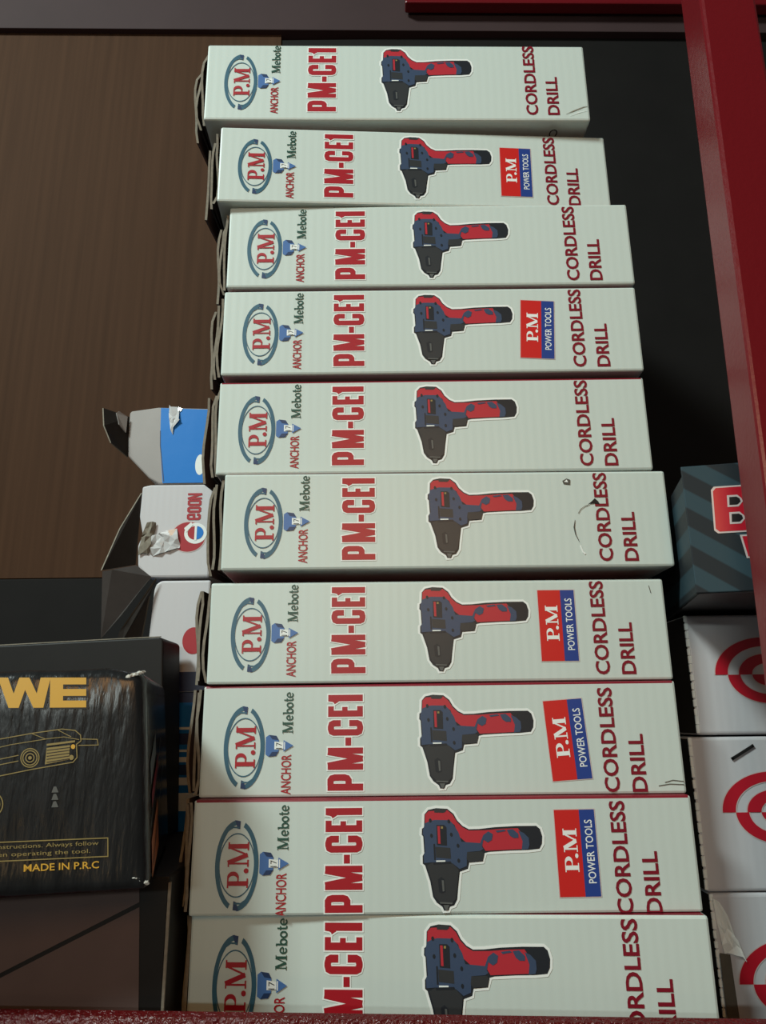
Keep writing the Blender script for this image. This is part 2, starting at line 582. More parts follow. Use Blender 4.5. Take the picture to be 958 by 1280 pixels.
# ------------------------------------------------------------------ the cordless drill picture (s, t in mm on the carton front)
def drill_picture(parent, clip):
    P = Print()
    P.clip = clip
    ox = oy = 0
    # traced in a 958 x 718 sketch of one carton; sx, sy turn it into millimetres
    def g(pts):
        return [(137.5 + (a - 140) * 0.1045 + ox, (61.5 - (b - 95) * 0.1022) + oy) for a, b in pts]
    outline = [(158, 130), (180, 105), (225, 96), (290, 100), (325, 128), (345, 165), (375, 195), (410, 213), (470, 212), (560, 203),
               (680, 198), (795, 198), (815, 215), (826, 255), (822, 295), (806, 322), (740, 328), (640, 330), (520, 336), (494, 342),
               (482, 386), (405, 392), (396, 425), (350, 440), (338, 520), (330, 585), (312, 615), (288, 622), (280, 640), (255, 642),
               (246, 622), (215, 600), (195, 570), (182, 490), (155, 405), (142, 395), (142, 355), (152, 340), (148, 250), (140, 240),
               (142, 208), (154, 200)]
    c = Vector((0, 0))
    op = [Vector(p) for p in outline]
    halo = []
    n = len(op)
    for i in range(n):
        d = (op[(i + 1) % n] - op[i - 1]).normalized()
        halo.append(op[i] + Vector((d.y, -d.x)) * 14)
    P.poly(g(halo), 'white', 0)
    P.poly(g(outline), 'drill_black', 1)
    P.poly(g([(162, 130), (182, 112), (290, 108), (320, 133), (342, 172), (375, 203), (410, 220), (500, 219), (600, 212), (690, 210),
              (718, 250), (712, 322), (500, 330), (480, 300), (400, 290), (350, 250), (330, 190), (300, 165), (160, 185)]), 'drill_red', 2)
    P.poly(g([(215, 98), (268, 99), (285, 112), (270, 122), (215, 120)]), 'drill_dark', 3)
    P.poly(g([(160, 178), (190, 165), (215, 160), (300, 162), (322, 185), (350, 230), (365, 280), (470, 288), (488, 320), (470, 330), (395, 335), (390, 410), (350, 425),
              (310, 395), (200, 388), (150, 392), (148, 350), (158, 330), (154, 250), (146, 236), (148, 212)]), 'drill_blue', 3)
    # grip camouflage
    P.poly(g([(470, 290), (490, 245), (520, 225), (545, 240), (538, 272), (515, 285), (490, 270), (480, 310)]), 'drill_blue', 4)
    P.poly(g([(625, 218), (660, 214), (690, 240), (690, 262), (660, 262), (640, 248)]), 'drill_blue', 4)
    P.poly(g([(690, 222), (720, 235), (748, 262), (750, 300), (742, 322), (705, 325), (712, 280)]), 'drill_blue', 4)
    P.poly(g([(560, 222), (610, 216), (622, 224), (570, 232)]), 'drill_blue', 4)
    # motor housing details
    P.poly(g([(225, 188), (268, 188), (282, 200), (282, 300), (225, 296)]), 'drill_black', 4)
    P.poly(g([(230, 194), (244, 194), (246, 290), (232, 288)]), 'drill_red', 5)
    P.poly(g([(250, 196), (262, 196), (262, 208), (250, 208)]), 'gold_dim', 5)
    P.poly(g([(216, 305), (300, 312), (302, 370), (218, 362)]), 'drill_dark', 4)
    P.poly(g([(205, 290), (214, 290), (216, 375), (207, 375)]), 'drill_black', 4)
    for a, b in ((195, 245), (308, 240), (190, 162), (296, 168), (344, 300), (345, 380)):
        P.ell(*g([(a, b)])[0], 0.8, 1.1, 'drill_black', 5, 12)
    # trigger
    P.poly(g([(395, 335), (480, 332), (490, 345), (480, 382), (405, 388), (390, 372)]), 'drill_dark', 5)
    # chuck
    P.poly(g([(165, 405), (200, 388), (308, 394), (345, 430), (332, 520), (322, 582), (300, 604), (235, 598), (205, 570), (192, 490)]), 'drill_dark', 4)
    P.poly(g([(200, 388), (300, 384), (306, 396), (202, 400)]), 'drill_black', 5)
    P.poly(g([(218, 378), (270, 378), (270, 385), (218, 386)]), 'white', 6)
    P.poly(g([(225, 478), (245, 465), (262, 480), (266, 545), (245, 552), (230, 545)]), 'drill_black', 5)
    P.poly(g([(246, 482), (258, 484), (260, 540), (250, 542)]), 'drill_grey', 6)
    P.poly(g([(230, 596), (305, 600), (300, 608), (235, 604)]), 'drill_grey', 6)
    P.poly(g([(252, 612), (284, 612), (274, 638), (262, 638)]), 'drill_grey', 6)
    return P.build('drill_picture', parent)


# ------------------------------------------------------------------ one drill carton
W, D = 0.300, 0.215


def carton_body(h, sag, sag_top, red_edge):
    bm = bmesh.new()
    add_box(bm, 0, W, 0, D, 0, h, 0.0016)
    for k in range(1, 14):
        bmesh.ops.bisect_plane(bm, geom=bm.verts[:] + bm.edges[:] + bm.faces[:], plane_co=(W * k / 14, 0, 0), plane_no=(1, 0, 0))
    for k in range(1, 8):
        bmesh.ops.bisect_plane(bm, geom=bm.verts[:] + bm.edges[:] + bm.faces[:], plane_co=(0, D * k / 8, 0), plane_no=(0, 1, 0))
    for v in bm.verts:
        x, y, z = v.co
        f = math.sin(math.pi * min(1, max(0, x / W))) ** 0.7 * math.sin(math.pi * min(1, max(0, y / D)))
        if z < 0.0002:
            v.co.z -= sag * f
        if z > h - 0.0002:
            v.co.z += sag_top * f
    bm.normal_update()
    for f in bm.faces:
        c = f.calc_center_median()
        if f.normal.z > (0.35 if red_edge else 0.95):
            f.material_index = 1
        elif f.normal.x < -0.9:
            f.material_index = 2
    # the open left end: a shallow recess with its board edge left standing
    end = [f for f in bm.faces if f.normal.x < -0.99]
    bmesh.ops.inset_region(bm, faces=end, thickness=0.0018, depth=-0.012, use_even_offset=True)
    return bm


def make_drill_carton(label, loc, yaw, h, sticker=None, flap=(35, 0.030), sag=0.0, sag_top=0.0, text_dx=0.0, seed=0, dt=0.0):
    rnd = random.Random(seed)
    # the Empty stands at the middle of the carton's bottom front edge
    t = thing('drill_carton', label, 'carton', loc, yaw, 'white drill cartons in the tall stack')
    body = obj('carton_body', carton_body(h, sag, sag_top, seed in (5, 8, 9)), ['card', 'maroon', 'board'], t)
    body.location = (-W / 2, 0, 0)
    fz = 1.0 if h < 0.0655 else h / 0.067
    # end flaps standing out of the left end: hinged at the back, free board edges facing forward
    k_ = flap[1] / 0.021
    for q, (x0, y0, y1, z0, z1, mk) in enumerate(((-0.0040, 0.007, 0.050, 0.0015, h - 0.002, 'board_shaded'),  # dark faces imitate the shade in the open end
                                                  (-0.0085 * k_, 0.013, 0.075, 0.0030, h - 0.0035, 'board_shaded'),
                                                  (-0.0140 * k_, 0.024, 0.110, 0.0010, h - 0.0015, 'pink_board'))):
        bm = bmesh.new()
        th = 0.0017
        j = [rnd.uniform(-0.0015, 0.0015) for _ in range(8)]
        secs = []
        n_ = 7
        for i in range(n_ + 1):          # rows from bottom to top, with a wavy free edge
            u = i / n_
            z = z0 + (z1 - z0) * u
            wx = j[0] * math.sin(u * 3.1) + j[1] * math.sin(u * 6.3) + (j[2] * 1.4 if i in (0, n_) else 0)
            curl = -0.0012 * (abs(u - .5) * 2) ** 3
            p0 = (x0 + wx * .8 - curl, y0 + wx)
            p1 = (-0.0005, y1)
            secs.append([bm.verts.new((p0[0], p0[1], z)), bm.verts.new((p1[0], p1[1], z)),
                         bm.verts.new((p1[0] + .0003, p1[1], z)), bm.verts.new((p0[0] + th, p0[1] + .0003, z))])
        for s0, s1 in zip(secs, secs[1:]):
            for i in range(4):
                f = bm.faces.new((s0[i], s0[(i + 1) % 4], s1[(i + 1) % 4], s1[i]))
                f.material_index = 1 if i == 3 else 0
        bm.faces.new(secs[0][::-1])
        bm.faces.new(secs[-1])
        bmesh.ops.recalc_face_normals(bm, faces=bm.faces[:])
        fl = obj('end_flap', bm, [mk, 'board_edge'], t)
        fl.location = (-W / 2, 0, 0)
    up = lambda s0, t0: (lambda a, b: (s0 - b, t0 + a))       # lettering that reads upwards
    Z = (0, 0, 1)

    def clipped(P):
        P.clip = 0.4 - dt
        return P

    def place(o):
        o.location = (-W / 2, 0, dt * 0.001 * 1.0)
        o.scale = (1, 1, fz)
        return o
    # oval logo
    P = Print(lambda a, b: (a, b))
    cx, cy = 27.5, 31.0
    P.band(cx, cy, (12.9, 24.8), (11.0, 22.2, 0.5, 0), 'teal', 93, 250, 40, 0)
    P.band(cx, cy, (12.9, 24.8), (11.0, 22.2, -0.5, 0), 'teal', -87, 70, 40, 0)
    P.band(cx, cy, (10.8, 17.6), (10.2, 16.9), 'teal', 0, 360, 48, 0)
    P.poly([(cx - 2.0, cy + 24.8), (cx + 1.5, cy + 24.2), (cx + 1.2, cy + 19.8), (cx - 0.2, cy + 20.0)], 'dark_blue', 1)
    P.poly([(cx + 2.0, cy - 24.6), (cx - 1.5, cy - 24.2), (cx - 1.2, cy - 19.4), (cx + 0.4, cy - 20.0)], 'dark_blue', 1)
    P.stroke([(cx - 6.5, cy + 18.5), (cx - 3.0, cy + 20.8), (cx + 0.8, cy + 20.6)], 0.9, 'teal', 1)
    P.stroke([(cx + 6.5, cy - 18.5), (cx + 3.0, cy - 20.8), (cx - 0.8, cy - 20.6)], 0.9, 'teal', 1)
    P.tf = up(34.5, 18.6)
    serif_PM(P, 0, 0, 25.0, 12.4, 'red', 1)
    # the blue plumb knob with its point
    P.tf = lambda a, b: (a, b)
    P.poly([(41, 26.5), (43, 25.2), (47.5, 25.6), (49.2, 28.2), (49.2, 35.0), (47.6, 37.6), (43, 38.2), (41, 36.8)], 'blue', 1)
    P.poly([(43, 25.2), (47.5, 25.6), (49.2, 28.2), (45.0, 28.0)], 'dark_blue', 2)
    P.poly([(43, 38.2), (47.6, 37.6), (49.2, 35.0), (45.0, 35.6)], 'dark_blue', 2)
    P.poly([(46.5, 29.5), (53.5, 30.0), (53.5, 33.4), (46.5, 34.2)], 'white', 3)
    P.poly([(52.2, 28.2), (58.4, 31.7), (52.2, 35.0)], 'blue', 4)
    P.stroke([(52.9, 29.4), (52.9, 33.9)], 0.6, 'white', 5)
    P.tf = up(51.2, 29.9)
    P.text('17', 0, 3.6, 0, 3.6, 'ink_black', 0, 4)
    P.tf = up(57.2, 3.2)
    P.text('ANCHOR', 0, 23.2, 0, 6.2, 'red', 0.012, 1)
    P.tf = up(57.9, 39.0)
    serif_word(P, 0, 0, 24.5, 6.6, 'green', 1)
    place(clipped(P).build('logo', t, uz=Z))
    # model lettering
    P = Print(up(102.0, 5.0))
    heavy_word(P, 'white', 1.5, 0)
    heavy_word(P, 'red', 0.0, 1)
    place(clipped(P).build('model_lettering', t, uz=Z))
    # drill picture
    o = drill_picture(t, 0.4 - dt)
    place(o)
    # product lettering
    P = Print(up(259.6 + text_dx, 2.6))
    P.text('CORDLESS', 0, 62.0, 0, 9.4, 'maroon', 0.022, 1)
    P.tf = up(276.2 + text_dx, 2.6)
    P.text('DRILL', 0, 33.8, 0, 9.2, 'maroon', 0.022, 1)
    place(clipped(P).build('product_lettering', t, uz=Z))
    if sticker:
        sx, sz, sw, sh, ang = sticker
        c, s_ = math.cos(math.radians(ang)), math.sin(math.radians(ang))
        # sticker frame: a along its long side (upwards), b across
        rot = lambda x, z: (sx + x * c - z * s_, sz + x * s_ + z * c)
        P = Print(rot)
        P.poly([(-sw / 2 - .5, -sh / 2 - .5), (sw / 2 + .5, -sh / 2 - .5), (sw / 2 + .5, sh / 2 + .5), (-sw / 2 - .5, sh / 2 + .5)], 'logo_pale', 0)
        P.rect(-sw / 2, sw * 0.12, -sh / 2, sh / 2, 'bright_red', 1)
        P.rect(sw * 0.12, sw / 2, -sh / 2, sh / 2, 'sticker_blue', 1)
        st = place(clipped(P).build('brand_sticker', t, uz=Z, label='small sticker half red and half blue'))
        P = Print(lambda a, b: rot(sw * 0.02 - b, -sh / 2 + a))
        serif_PM(P, sh * 0.28, 0, sh * 0.50, sw * 0.34, 'white', 2)
        P.tf = lambda a, b: rot(sw * 0.42 - b, -sh / 2 + a)
        P.text('POWER TOOLS', sh * 0.15, sh * 0.88, 0, sw * 0.19, 'white', 0.008, 2)
        clipped(P).build('sticker_lettering', st, uz=Z)
    return t



# ------------------------------------------------------------------ the red steel rack
TILT = 0.0218           # the steel frame leans a little to the right


def lean(bm):
    for v in bm.verts:
        x, z = v.co.x, v.co.z
        v.co.x = x + z * TILT
        v.co.z = z - x * TILT


rack = thing('steel_rack', 'dark red steel shop rack with wooden back board holding all the boxes', 'rack', (0, 0, 0))
bm = bmesh.new()
add_box(bm, -0.95, 0.62, -0.030, 0.318, -0.022, 0.0, 0.001)
obj('shelf_board', bm, ['black_panel'], rack)
bm = bmesh.new()                     # rolled angle iron along the shelf front
prof = [(-0.040, -0.035), (-0.040, 0.0268), (-0.0385, 0.0313), (-0.035, 0.0328), (-0.0315, 0.0313), (-0.0305, 0.0268), (-0.0305, -0.035)]
nx = 40
rows = []
for i in range(nx + 1):
    x = -0.95 + 1.45 * i / nx
    rows.append([bm.verts.new((x, y, z)) for y, z in prof])
for a, b in zip(rows, rows[1:]):
    for i in range(len(prof)):
        j = (i + 1) % len(prof)
        bm.faces.new((a[i], b[i], b[j], a[j]))
bm.faces.new(rows[0]); bm.faces.new(rows[-1][::-1])
bmesh.ops.recalc_face_normals(bm, faces=bm.faces[:])
lean(bm)
obj('front_lip', bm, ['red_hammered'], rack, smooth=False)
bm = bmesh.new()                     # right upright: folded channel
add_prism(bm, [(0.1645, -0.04), (0.2007, -0.04), (0.2007, 1.08), (0.1645, 1.08)], -0.102, -0.074, 0, 0.0022)
lean(bm)
obj('post', bm, ['red_paint'], rack)
bm = bmesh.new()
add_prism(bm, [(-0.02, 1.076), (0.55, 1.076), (0.55, 1.20), (-0.02, 1.20)], 0.272, 0.288, 0, 0.002)
lean(bm)
obj('top_rail', bm, ['red_paint'], rack)
bm = bmesh.new()
add_prism(bm, [(-0.95, 1.0525), (0.62, 1.0525), (0.62, 1.26), (-0.95, 1.26)], 0.292, 0.318, 0, 0.001)
lean(bm)
obj('top_board', bm, ['brown_dark'], rack)
bm = bmesh.new()
add_box(bm, -0.95, -0.16, 0.300, 0.318, 0.331, 1.070, 0.0005)
obj('back_board', bm, ['wood'], rack, 'brown wood grained back board on the left')
bm = bmesh.new()
add_box(bm, -0.16, 0.62, 0.302, 0.318, 0.0, 1.050, 0.0005)  # shade behind the stack is put into this board's colour
obj('back_board', bm, ['black_panel'], rack, 'back board on the right, coloured black for the shade there')
bm = bmesh.new()
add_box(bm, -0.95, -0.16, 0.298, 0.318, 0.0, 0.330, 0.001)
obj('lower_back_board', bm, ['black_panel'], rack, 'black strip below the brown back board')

# ------------------------------------------------------------------ the stack of ten drill cartons, top to bottom
ST = {2: (227.6, 31.5, 24, 44, -1.0), 4: (226.3, 32.5, 24, 46, -3.4), 7: (227.8, 35, 24, 47, 0.0), 8: (229.4, 33.6, 24.3, 47.5, 3.6), 9: (229.2, 36, 24, 47.5, 0.4)}
STACK = [
    (1, -0.0180, -0.0078, 1.03, 0.6288, 0.0722, 2.0, (33, .020), .0052, 0, 'topmost white drill carton of the tall stack, nothing lying on it'),
    (2, -0.0048, -0.0009, 2.93, 0.5565, 0.0670, 0.4, (34, .021), 0, .0003, 'second white drill carton from the top, with a red and blue sticker, turned slightly askew'),
    (3, 0.0039, -0.0009, 0.21, 0.4877, 0.0683, 0.5, (33, .020), .0028, 0, 'third white drill carton from the top, no sticker, just under the askew one'),
    (4, 0.0030, -0.0010, 0.01, 0.4178, 0.0668, 0.8, (36, .022), .0038, 0, 'fourth white drill carton from the top, bearing a red and blue sticker'),
    (5, 0.0023, 0.0016, -0.14, 0.3447, 0.0690, 0.6, (35, .021), 0, .0002, 'fifth white drill carton from the top, unmarked, without sticker'),
    (6, 0.0096, 0.0003, 0.56, 0.2777, 0.0664, 1.2, (38, .022), .0068, 0, 'sixth white drill carton from the top, holed and scuffed beside its red lettering'),
    (7, 0.0026, 0.0068, 0.55, 0.2050, 0.0656, 1.2, (34, .021), 0, 0, 'seventh white drill carton from the top, set back under the torn one, with a sticker'),
    (8, 0.0008, 0.0052, -1.02, 0.1368, 0.0674, -1.4, (36, .020), 0, .0002, 'eighth white drill carton from the top, third from the bottom, with a tilted sticker'),
    (9, 0.0004, -0.0018, -0.59, 0.0726, 0.0640, -3.4, (32, .018), 0, 0, 'ninth white drill carton from the top, second from the bottom, with a sticker'),
    (10, 0.0001, -0.0015, -3.55, 0.0, 0.0724, 1.2, (32, .016), 0, 0, 'bottom white drill carton of the stack, partly behind the red front lip'),
]
cartons = {}
for k, x, y, ya, z, h, dt, fl, sag, st_, lab in STACK:
    cartons[k] = make_drill_carton(lab, (x, y, z), math.radians(ya), h, ST.get(k), fl, sag, st_, seed=k, dt=dt)

# marks on single cartons
P = Print()                                             # hole and scuffs on the torn carton
P.poly([(229.5, 59.5), (232.5, 61.2), (235, 60.2), (234.6, 56.6), (230.2, 57.2)], 'board', 1)
P.poly([(230.5, 58.8), (232.6, 60.4), (233.4, 58.4)], 'white', 2)
P.poly([(245.5, 42.8), (248.0, 44.6), (250.5, 47.0), (252.8, 44.6), (253.4, 42.6), (249.5, 43.4)], 'ink_black', 3)
P.stroke([(246.5, 42.6), (243.5, 41.5), (240.5, 39.5), (238.5, 36.5)], 0.5, 'board_edge', 2)
P.stroke([(236.0, 32.0), (235.0, 27.0), (235.6, 22.0), (237.6, 17.0)], [0.3, 0.9, 0.7, 0.3], 'board', 2)
P.stroke([(238.0, 14.5), (239.5, 10.0), (241.0, 8.6)], 0.9, 'white', 2)
o = P.build('torn_scuff', cartons[6], label='hole and torn paper scuffs')
o.location = (-W / 2, 0, 0)
P = Print()                                             # crease at the lower right corner of the topmost carton
P.stroke([(281, 5.5), (288, 9.0), (295, 12.2), (299.0, 13.2)], [0.2, 0.9, 0.7, 0.3], 'board_edge', 1)
P.stroke([(284, 4.0), (291, 7.0), (298, 9.0)], [0.2, 0.6, 0.2], 'white', 1)
o = P.build('crease', cartons[1])
o.location = (-W / 2, 0, 0)
P = Print(lambda a, b: (276 - b, 6 + a))
P.text('C', 0, 7, 0, 6.5, 'ink_black', 0.01, 1)
o = P.build('underside_lettering', cartons[1], uz=(0, 1, 0))
o.location = (-W / 2, 0.0, -0.0034)
for k, pts in ((8, [(287, 6.5), (292, 7.8), (298.6, 7.0)]), (8, [(283, 4.6), (290, 5.6), (298.6, 5.2)]), (7, [(290, 61), (291, 56)])):
    P = Print()
    P.stroke(pts, 0.45, 'board', 1)
    o = P.build('crease', cartons[k])
    o.location = (-W / 2, 0, 0)

# ------------------------------------------------------------------ black power tool box at the left
YAW = math.radians(12)
tb = thing('power_tool_box', 'glossy black tool box with yellow lettering at the left, above the brown panelled carton', 'box', (-0.1550, -0.063, 0.0987), YAW)
SH = -0.010 / 0.113          # the box sags over to the left
BW, BD, BH = 0.26, 0.155, 0.1115
bm = bmesh.new()
add_box(bm, -BW, 0, 0, BD, 0, BH, 0.0060, seg=4)
for k in range(1, 26):
    bmesh.ops.bisect_plane(bm, geom=bm.verts[:] + bm.edges[:] + bm.faces[:], plane_co=(-BW * k / 26, 0, 0), plane_no=(1, 0, 0))
for k in range(1, 9):
    bmesh.ops.bisect_plane(bm, geom=bm.verts[:] + bm.edges[:] + bm.faces[:], plane_co=(0, 0, BH * k / 9), plane_no=(0, 0, 1))
rnd = random.Random(4)
wob = [rnd.uniform(-1, 1) for _ in range(64)]
for v in bm.verts:
    x, y, z = v.co
    i = int(round(-x / BW * 26))
    if z > BH * 0.93:
        v.co.z += 0.0011 * wob[i % 64] + (0.0016 * math.sin(-x * 55 + 0.4) if x < -0.01 else 0)
        if y < 0.01:
            v.co.y += 0.0015 * abs(wob[(i * 3 + 7) % 64])
    elif z < BH * 0.08 and z > 0.0005:
        v.co.y += 0.0012 * wob[(i * 5 + 3) % 64] if y < 0.01 else 0
    v.co.x += v.co.z * SH
body = obj('box_body', bm, ['black_film'], tb, smooth=True)


def tool_print(tf=None):
    return Print(tf)


slant = (SH, 0, 1)
P = tool_print(lambda a, b: (a, b))
# W (cut by the picture's edge) and E, with a black shade
def block_W(x, y, w, h, k, L):
    t = w * 0.19
    for ax, bx_ in ((0, .235), (.405, .235), (.405, .70), (1 - .19, .70)):
        P.poly([(x + w * ax, y + h), (x + w * ax + t, y + h), (x + w * bx_ - w * .02 + t, y), (x + w * bx_ - w * .02, y)], k, L)
def block_E(x, y, w, h, k, L):
    P.rect(x, x + w * .36, y, y + h, k, L)
    for q in (0, .385, .77):
        P.rect(x, x + w, y + h * q, y + h * (q + .23), k, L)
for dx, dy, k, L in ((1.2, -0.8, 'ink_black', 1), (0, 0, 'gold', 2)):
    block_W(-74.5 + dx, 92.0 + dy, 26, 15.6, k, L)
    block_E(-48.7 + dx, 92.0 + dy, 18.2, 15.6, k, L)
P.build('brand_lettering', tb, uz=slant)
P = tool_print(lambda a, b: (a + 2.5, b + 13))
g = 'gold_dim'
P.stroke([(-92, 60.5), (-60, 66), (-45, 68), (-38.5, 67.2), (-35.8, 64.8), (-35.6, 61.8)], 0.45, g, 1)
P.stroke([(-92, 55.5), (-70, 60.5), (-52, 63.2), (-44, 64.0), (-36.5, 62.5)], 0.35, g, 1)
P.stroke([(-60, 66), (-53, 63.0)], 0.35, g, 1)
P.stroke([(-47, 67.5), (-40.5, 64)], 0.35, g, 1)
P.stroke([(-35.6, 61.8), (-37.8, 60.2), (-37.5, 53.5), (-39.5, 51.2), (-60, 48.0), (-92, 42.0)], 0.45, g, 1)
P.stroke([(-35.4, 62.8), (-27.4, 62.5), (-27.0, 59.6), (-36.8, 59.6)], 0.4, g, 1)
P.stroke([(-92, 50.0), (-66, 55.2)], 0.4, g, 1)
P.stroke([(-92, 47.4), (-66, 52.4)], 0.4, g, 1)
for r in (4.4, 3.4, 2.0):
    P.stroke([(p[0], p[1]) for p in arc(-60.5, 53.8, r, r * 1.05, 0, 360, 24)], 0.5, g, 1)
P.ell(-60.5, 53.8, 0.9, 0.9, g, 1, 12)
P.poly([(-52.5, 60.6), (-38.5, 62.2), (-38.6, 61.2), (-52.5, 59.6)], g, 1)
P.poly([(-52.5, 58.6), (-41, 59.8), (-41.5, 52.6), (-53.2, 50.4)], g, 1)
for i in range(5):
    P.stroke([(-52.4, 57.4 - i * 1.5), (-41.2, 58.6 - i * 1.4)], 0.35, 'ink_black', 2)
P.ell(-39.5, 59.0, 1.1, 1.2, 'gold', 1, 12)
P.ell(-40.3, 53.6, 1.2, 1.3, g, 1, 12)
P.stroke(arc(-78.5, 31.5, 5.6, 6.0, -90, 270, 24), 0.5, g, 1)
P.stroke(arc(-78.5, 31.5, 4.2, 4.6, -90, 270, 24), 0.4, g, 1)
for i in range(3):                                     # small upright pictograms
    P.poly([(-49.8, 36.5 - i * 3.6), (-46.4, 36.5 - i * 3.6), (-47.6, 39.4 - i * 3.6), (-48.8, 39.4 - i * 3.6)], 'drill_grey', 1)
P.build('tool_drawing', tb, uz=slant)
P = tool_print(lambda a, b: (a + 1.6, b + 9.6))
P.stroke([(-100, 17.0), (-21.5, 17.0)], 0.5, g, 1)
P.stroke([(-100, 8.2), (-21.5, 8.2)], 0.5, g, 1)
P.stroke([(-21.5, 17.2), (-21.5, 8.0)], 0.5, g, 1)
P.text('read instructions. Always follow', -84, -26, 13.2, 15.8, g, 0.0, 1)
P.text('when operating the tool.', -80, -30, 9.6, 12.2, g, 0.0, 1)
P.text('MADE IN P.R.C', -61.5, -25.8, 2.8, 6.2, 'gold', 0.012, 1)
P.build('notice_lettering', tb, uz=slant)
P = Print()                                            # printing on the box's right end
P.poly([(14, 22), (60, 40), (60, 14), (14, 4)], 'orange', 1)
P.poly([(16, 62), (54, 78), (54, 66), (16, 50)], 'drill_grey', 1)
P.poly([(20, 46), (70, 66), (70, 58), (20, 38)], 'maroon', 2)
P.stroke([(10, 30), (90, 74)], 2.0, 'ink_black', 3)
P.stroke([(20, 10), (110, 60)], 2.0, 'ink_black', 3)
o = P.build('end_print', tb, origin=(0.0002, 0, 0), ux=(0, 1, 0), uz=slant)
for (x, z, s_) in ((-0.001, BH - 0.001, 1), (-0.001, 0.004, 0.9)):        # worn card corners
    bm = bmesh.new()
    for i in range(8):
        b2 = bmesh.new()
        bmesh.ops.create_icosphere(b2, subdivisions=1, radius=0.0013 * s_)
        for v in b2.verts:
            v.co = Vector((v.co.x * rnd.uniform(.8, 1.6), v.co.y * rnd.uniform(.5, .9), v.co.z * rnd.uniform(.4, 1.1)))
            v.co += Vector((x + z * SH - 0.0011 * i, 0.0012 + rnd.uniform(-.0004, .0006), z - (i * 0.0004 if z > .05 else -i * 0.0005)))
        merge(bm, b2, 0)
    obj('worn_corner', bm, ['worn'], tb, 'scuffed whitish corner')

# black carton standing behind the tool box
bc = thing('black_carton', 'plain black carton with a worn pale top edge, standing behind the glossy tool box', 'carton', (-0.2005, 0.108, 0.0987))
bm = bmesh.new()
pts = [(-0.26, 0), (0.0015, 0), (-0.0012, 0.06), (-0.0062, 0.1455), (-0.0085, 0.1478), (-0.05, 0.1462), (-0.26, 0.1375)]
add_prism(bm, pts, 0, 0.050, 0, 0.0012)
obj('carton_body', bm, ['black_card'], bc)
bm = bmesh.new()
top = [(-0.26, 0.1377), (-0.16, 0.1417), (-0.05, 0.1464), (-0.0085, 0.1480)]
for a, b in zip(top, top[1:]):
    add_prism(bm, [a, b, (b[0], b[1] + 0.0007), (a[0], a[1] + 0.0007)], 0.0005, 0.0022, 0)
obj('worn_edge', bm, ['board_edge'], bc, 'worn pale top edge')

# carton under the tool box
lc = thing('brown_panelled_carton', 'dark carton with brown panels and a diagonal line, under the glossy black tool box', 'carton', (-0.1560, -0.020, 0.0))
bm = bmesh.new()
add_box(bm, -0.30, 0, 0, 0.178, 0, 0.0982, 0.0014)
obj('carton_body', bm, ['black_card'], lc)
P = Print()  # two brown areas with a dark diagonal left between them
P.poly([(-300, 3), (-11, 3), (-16.2, 82.5), (-104, 41.5), (-190, 3)], 'brown_card', 1)
P.poly([(-300, 92), (-300, 4), (-193, 4), (-104, 44.0), (-16.5, 85.0), (-17, 92)], 'brown_card', 1)
P.build('brown_panel', lc, label='two dull brown panels parted by a dark diagonal')
bm = bmesh.new()
add_box(bm, -0.0008, 0.0009, -0.0006, 0.0010, 0.004, 0.095, 0.0003)
obj('worn_edge', bm, ['board_edge'], lc, 'pale worn corner edge')

# ------------------------------------------------------------------ cartons behind the stack, at the left
YB = 0.170


def wp(o):
    ox, oy, oz = o
    return lambda pts: [(x - ox, z - oz) for x, z in pts]


G = 'white and blue cartons behind the tall stack'
o1 = (-0.225, YB, 0.3925)
b1 = thing('torn_blue_carton', 'blue and white carton with torn open end, topmost of the pile behind the drill cartons', 'carton', o1, 0, G)
T = wp(o1)
bm = bmesh.new()
add_prism(bm, T([(-0.2710, 0.4630), (-0.2695, 0.4655), (-0.2440, 0.4690), (-0.1880, 0.4668), (-0.1880, 0.3925), (-0.2380, 0.3925), (-0.2480, 0.3985), (-0.2690, 0.4200), (-0.2705, 0.4400)]), 0, 0.105, 0, 0.0015)
obj('carton_body', bm, ['grey_card'], b1)
P = Print()
mm = lambda pts: [((x - o1[0]) * 1000, (z - o1[2]) * 1000) for x, z in pts]
P.poly(mm([(-0.2415, 0.4680), (-0.1895, 0.4655), (-0.1895, 0.3935), (-0.2350, 0.3935), (-0.2390, 0.4250), (-0.2405, 0.4450)]), 'carton_blue', 1)
P.ell(*mm([(-0.2015, 0.4110)])[0], 4.5, 10, 'white', 2, 24)
P.stroke(mm([(-0.2405, 0.4450), (-0.2395, 0.4300), (-0.2340, 0.3950)]), 0.8, 'dark_blue', 2)
P.build('blue_print', b1, label='bright blue printed half')
bm = bmesh.new()                 # peeled strip of clear tape and creases
crumple(bm, [(x - o1[0], y, z - o1[2]) for x, y, z in [(-0.2350, -0.0006, 0.4690), (-0.2225, -0.0006, 0.4690), (-0.2240, -0.0030, 0.4560), (-0.2300, -0.0020, 0.4410)]], 3, 5, 0.0010, 2)
obj('tape_strip', bm, ['film'], b1, 'peeling strip of tape')
bm = bmesh.new()                 # torn flap with its olive board edge
add_plate(bm, [(x - o1[0], y - YB, z - o1[2]) for x, y, z in [(-0.2705, 0.172, 0.4600), (-0.2695, 0.172, 0.4200), (-0.2780, 0.150, 0.4260), (-0.2850, 0.148, 0.4420), (-0.2880, 0.150, 0.4600)]], 0.0012, 0, 1)
obj('torn_flap', bm, ['board_shaded', 'board_edge'], b1)
bm = bmesh.new()
add_plate(bm, [(x - o1[0], y - YB, z - o1[2]) for x, y, z in [(-0.2710, 0.166, 0.4580), (-0.2712, 0.166, 0.4420), (-0.2760, 0.160, 0.4480), (-0.2790, 0.159, 0.4590), (-0.2770, 0.160, 0.4610)]], 0.0012, 0, 0)
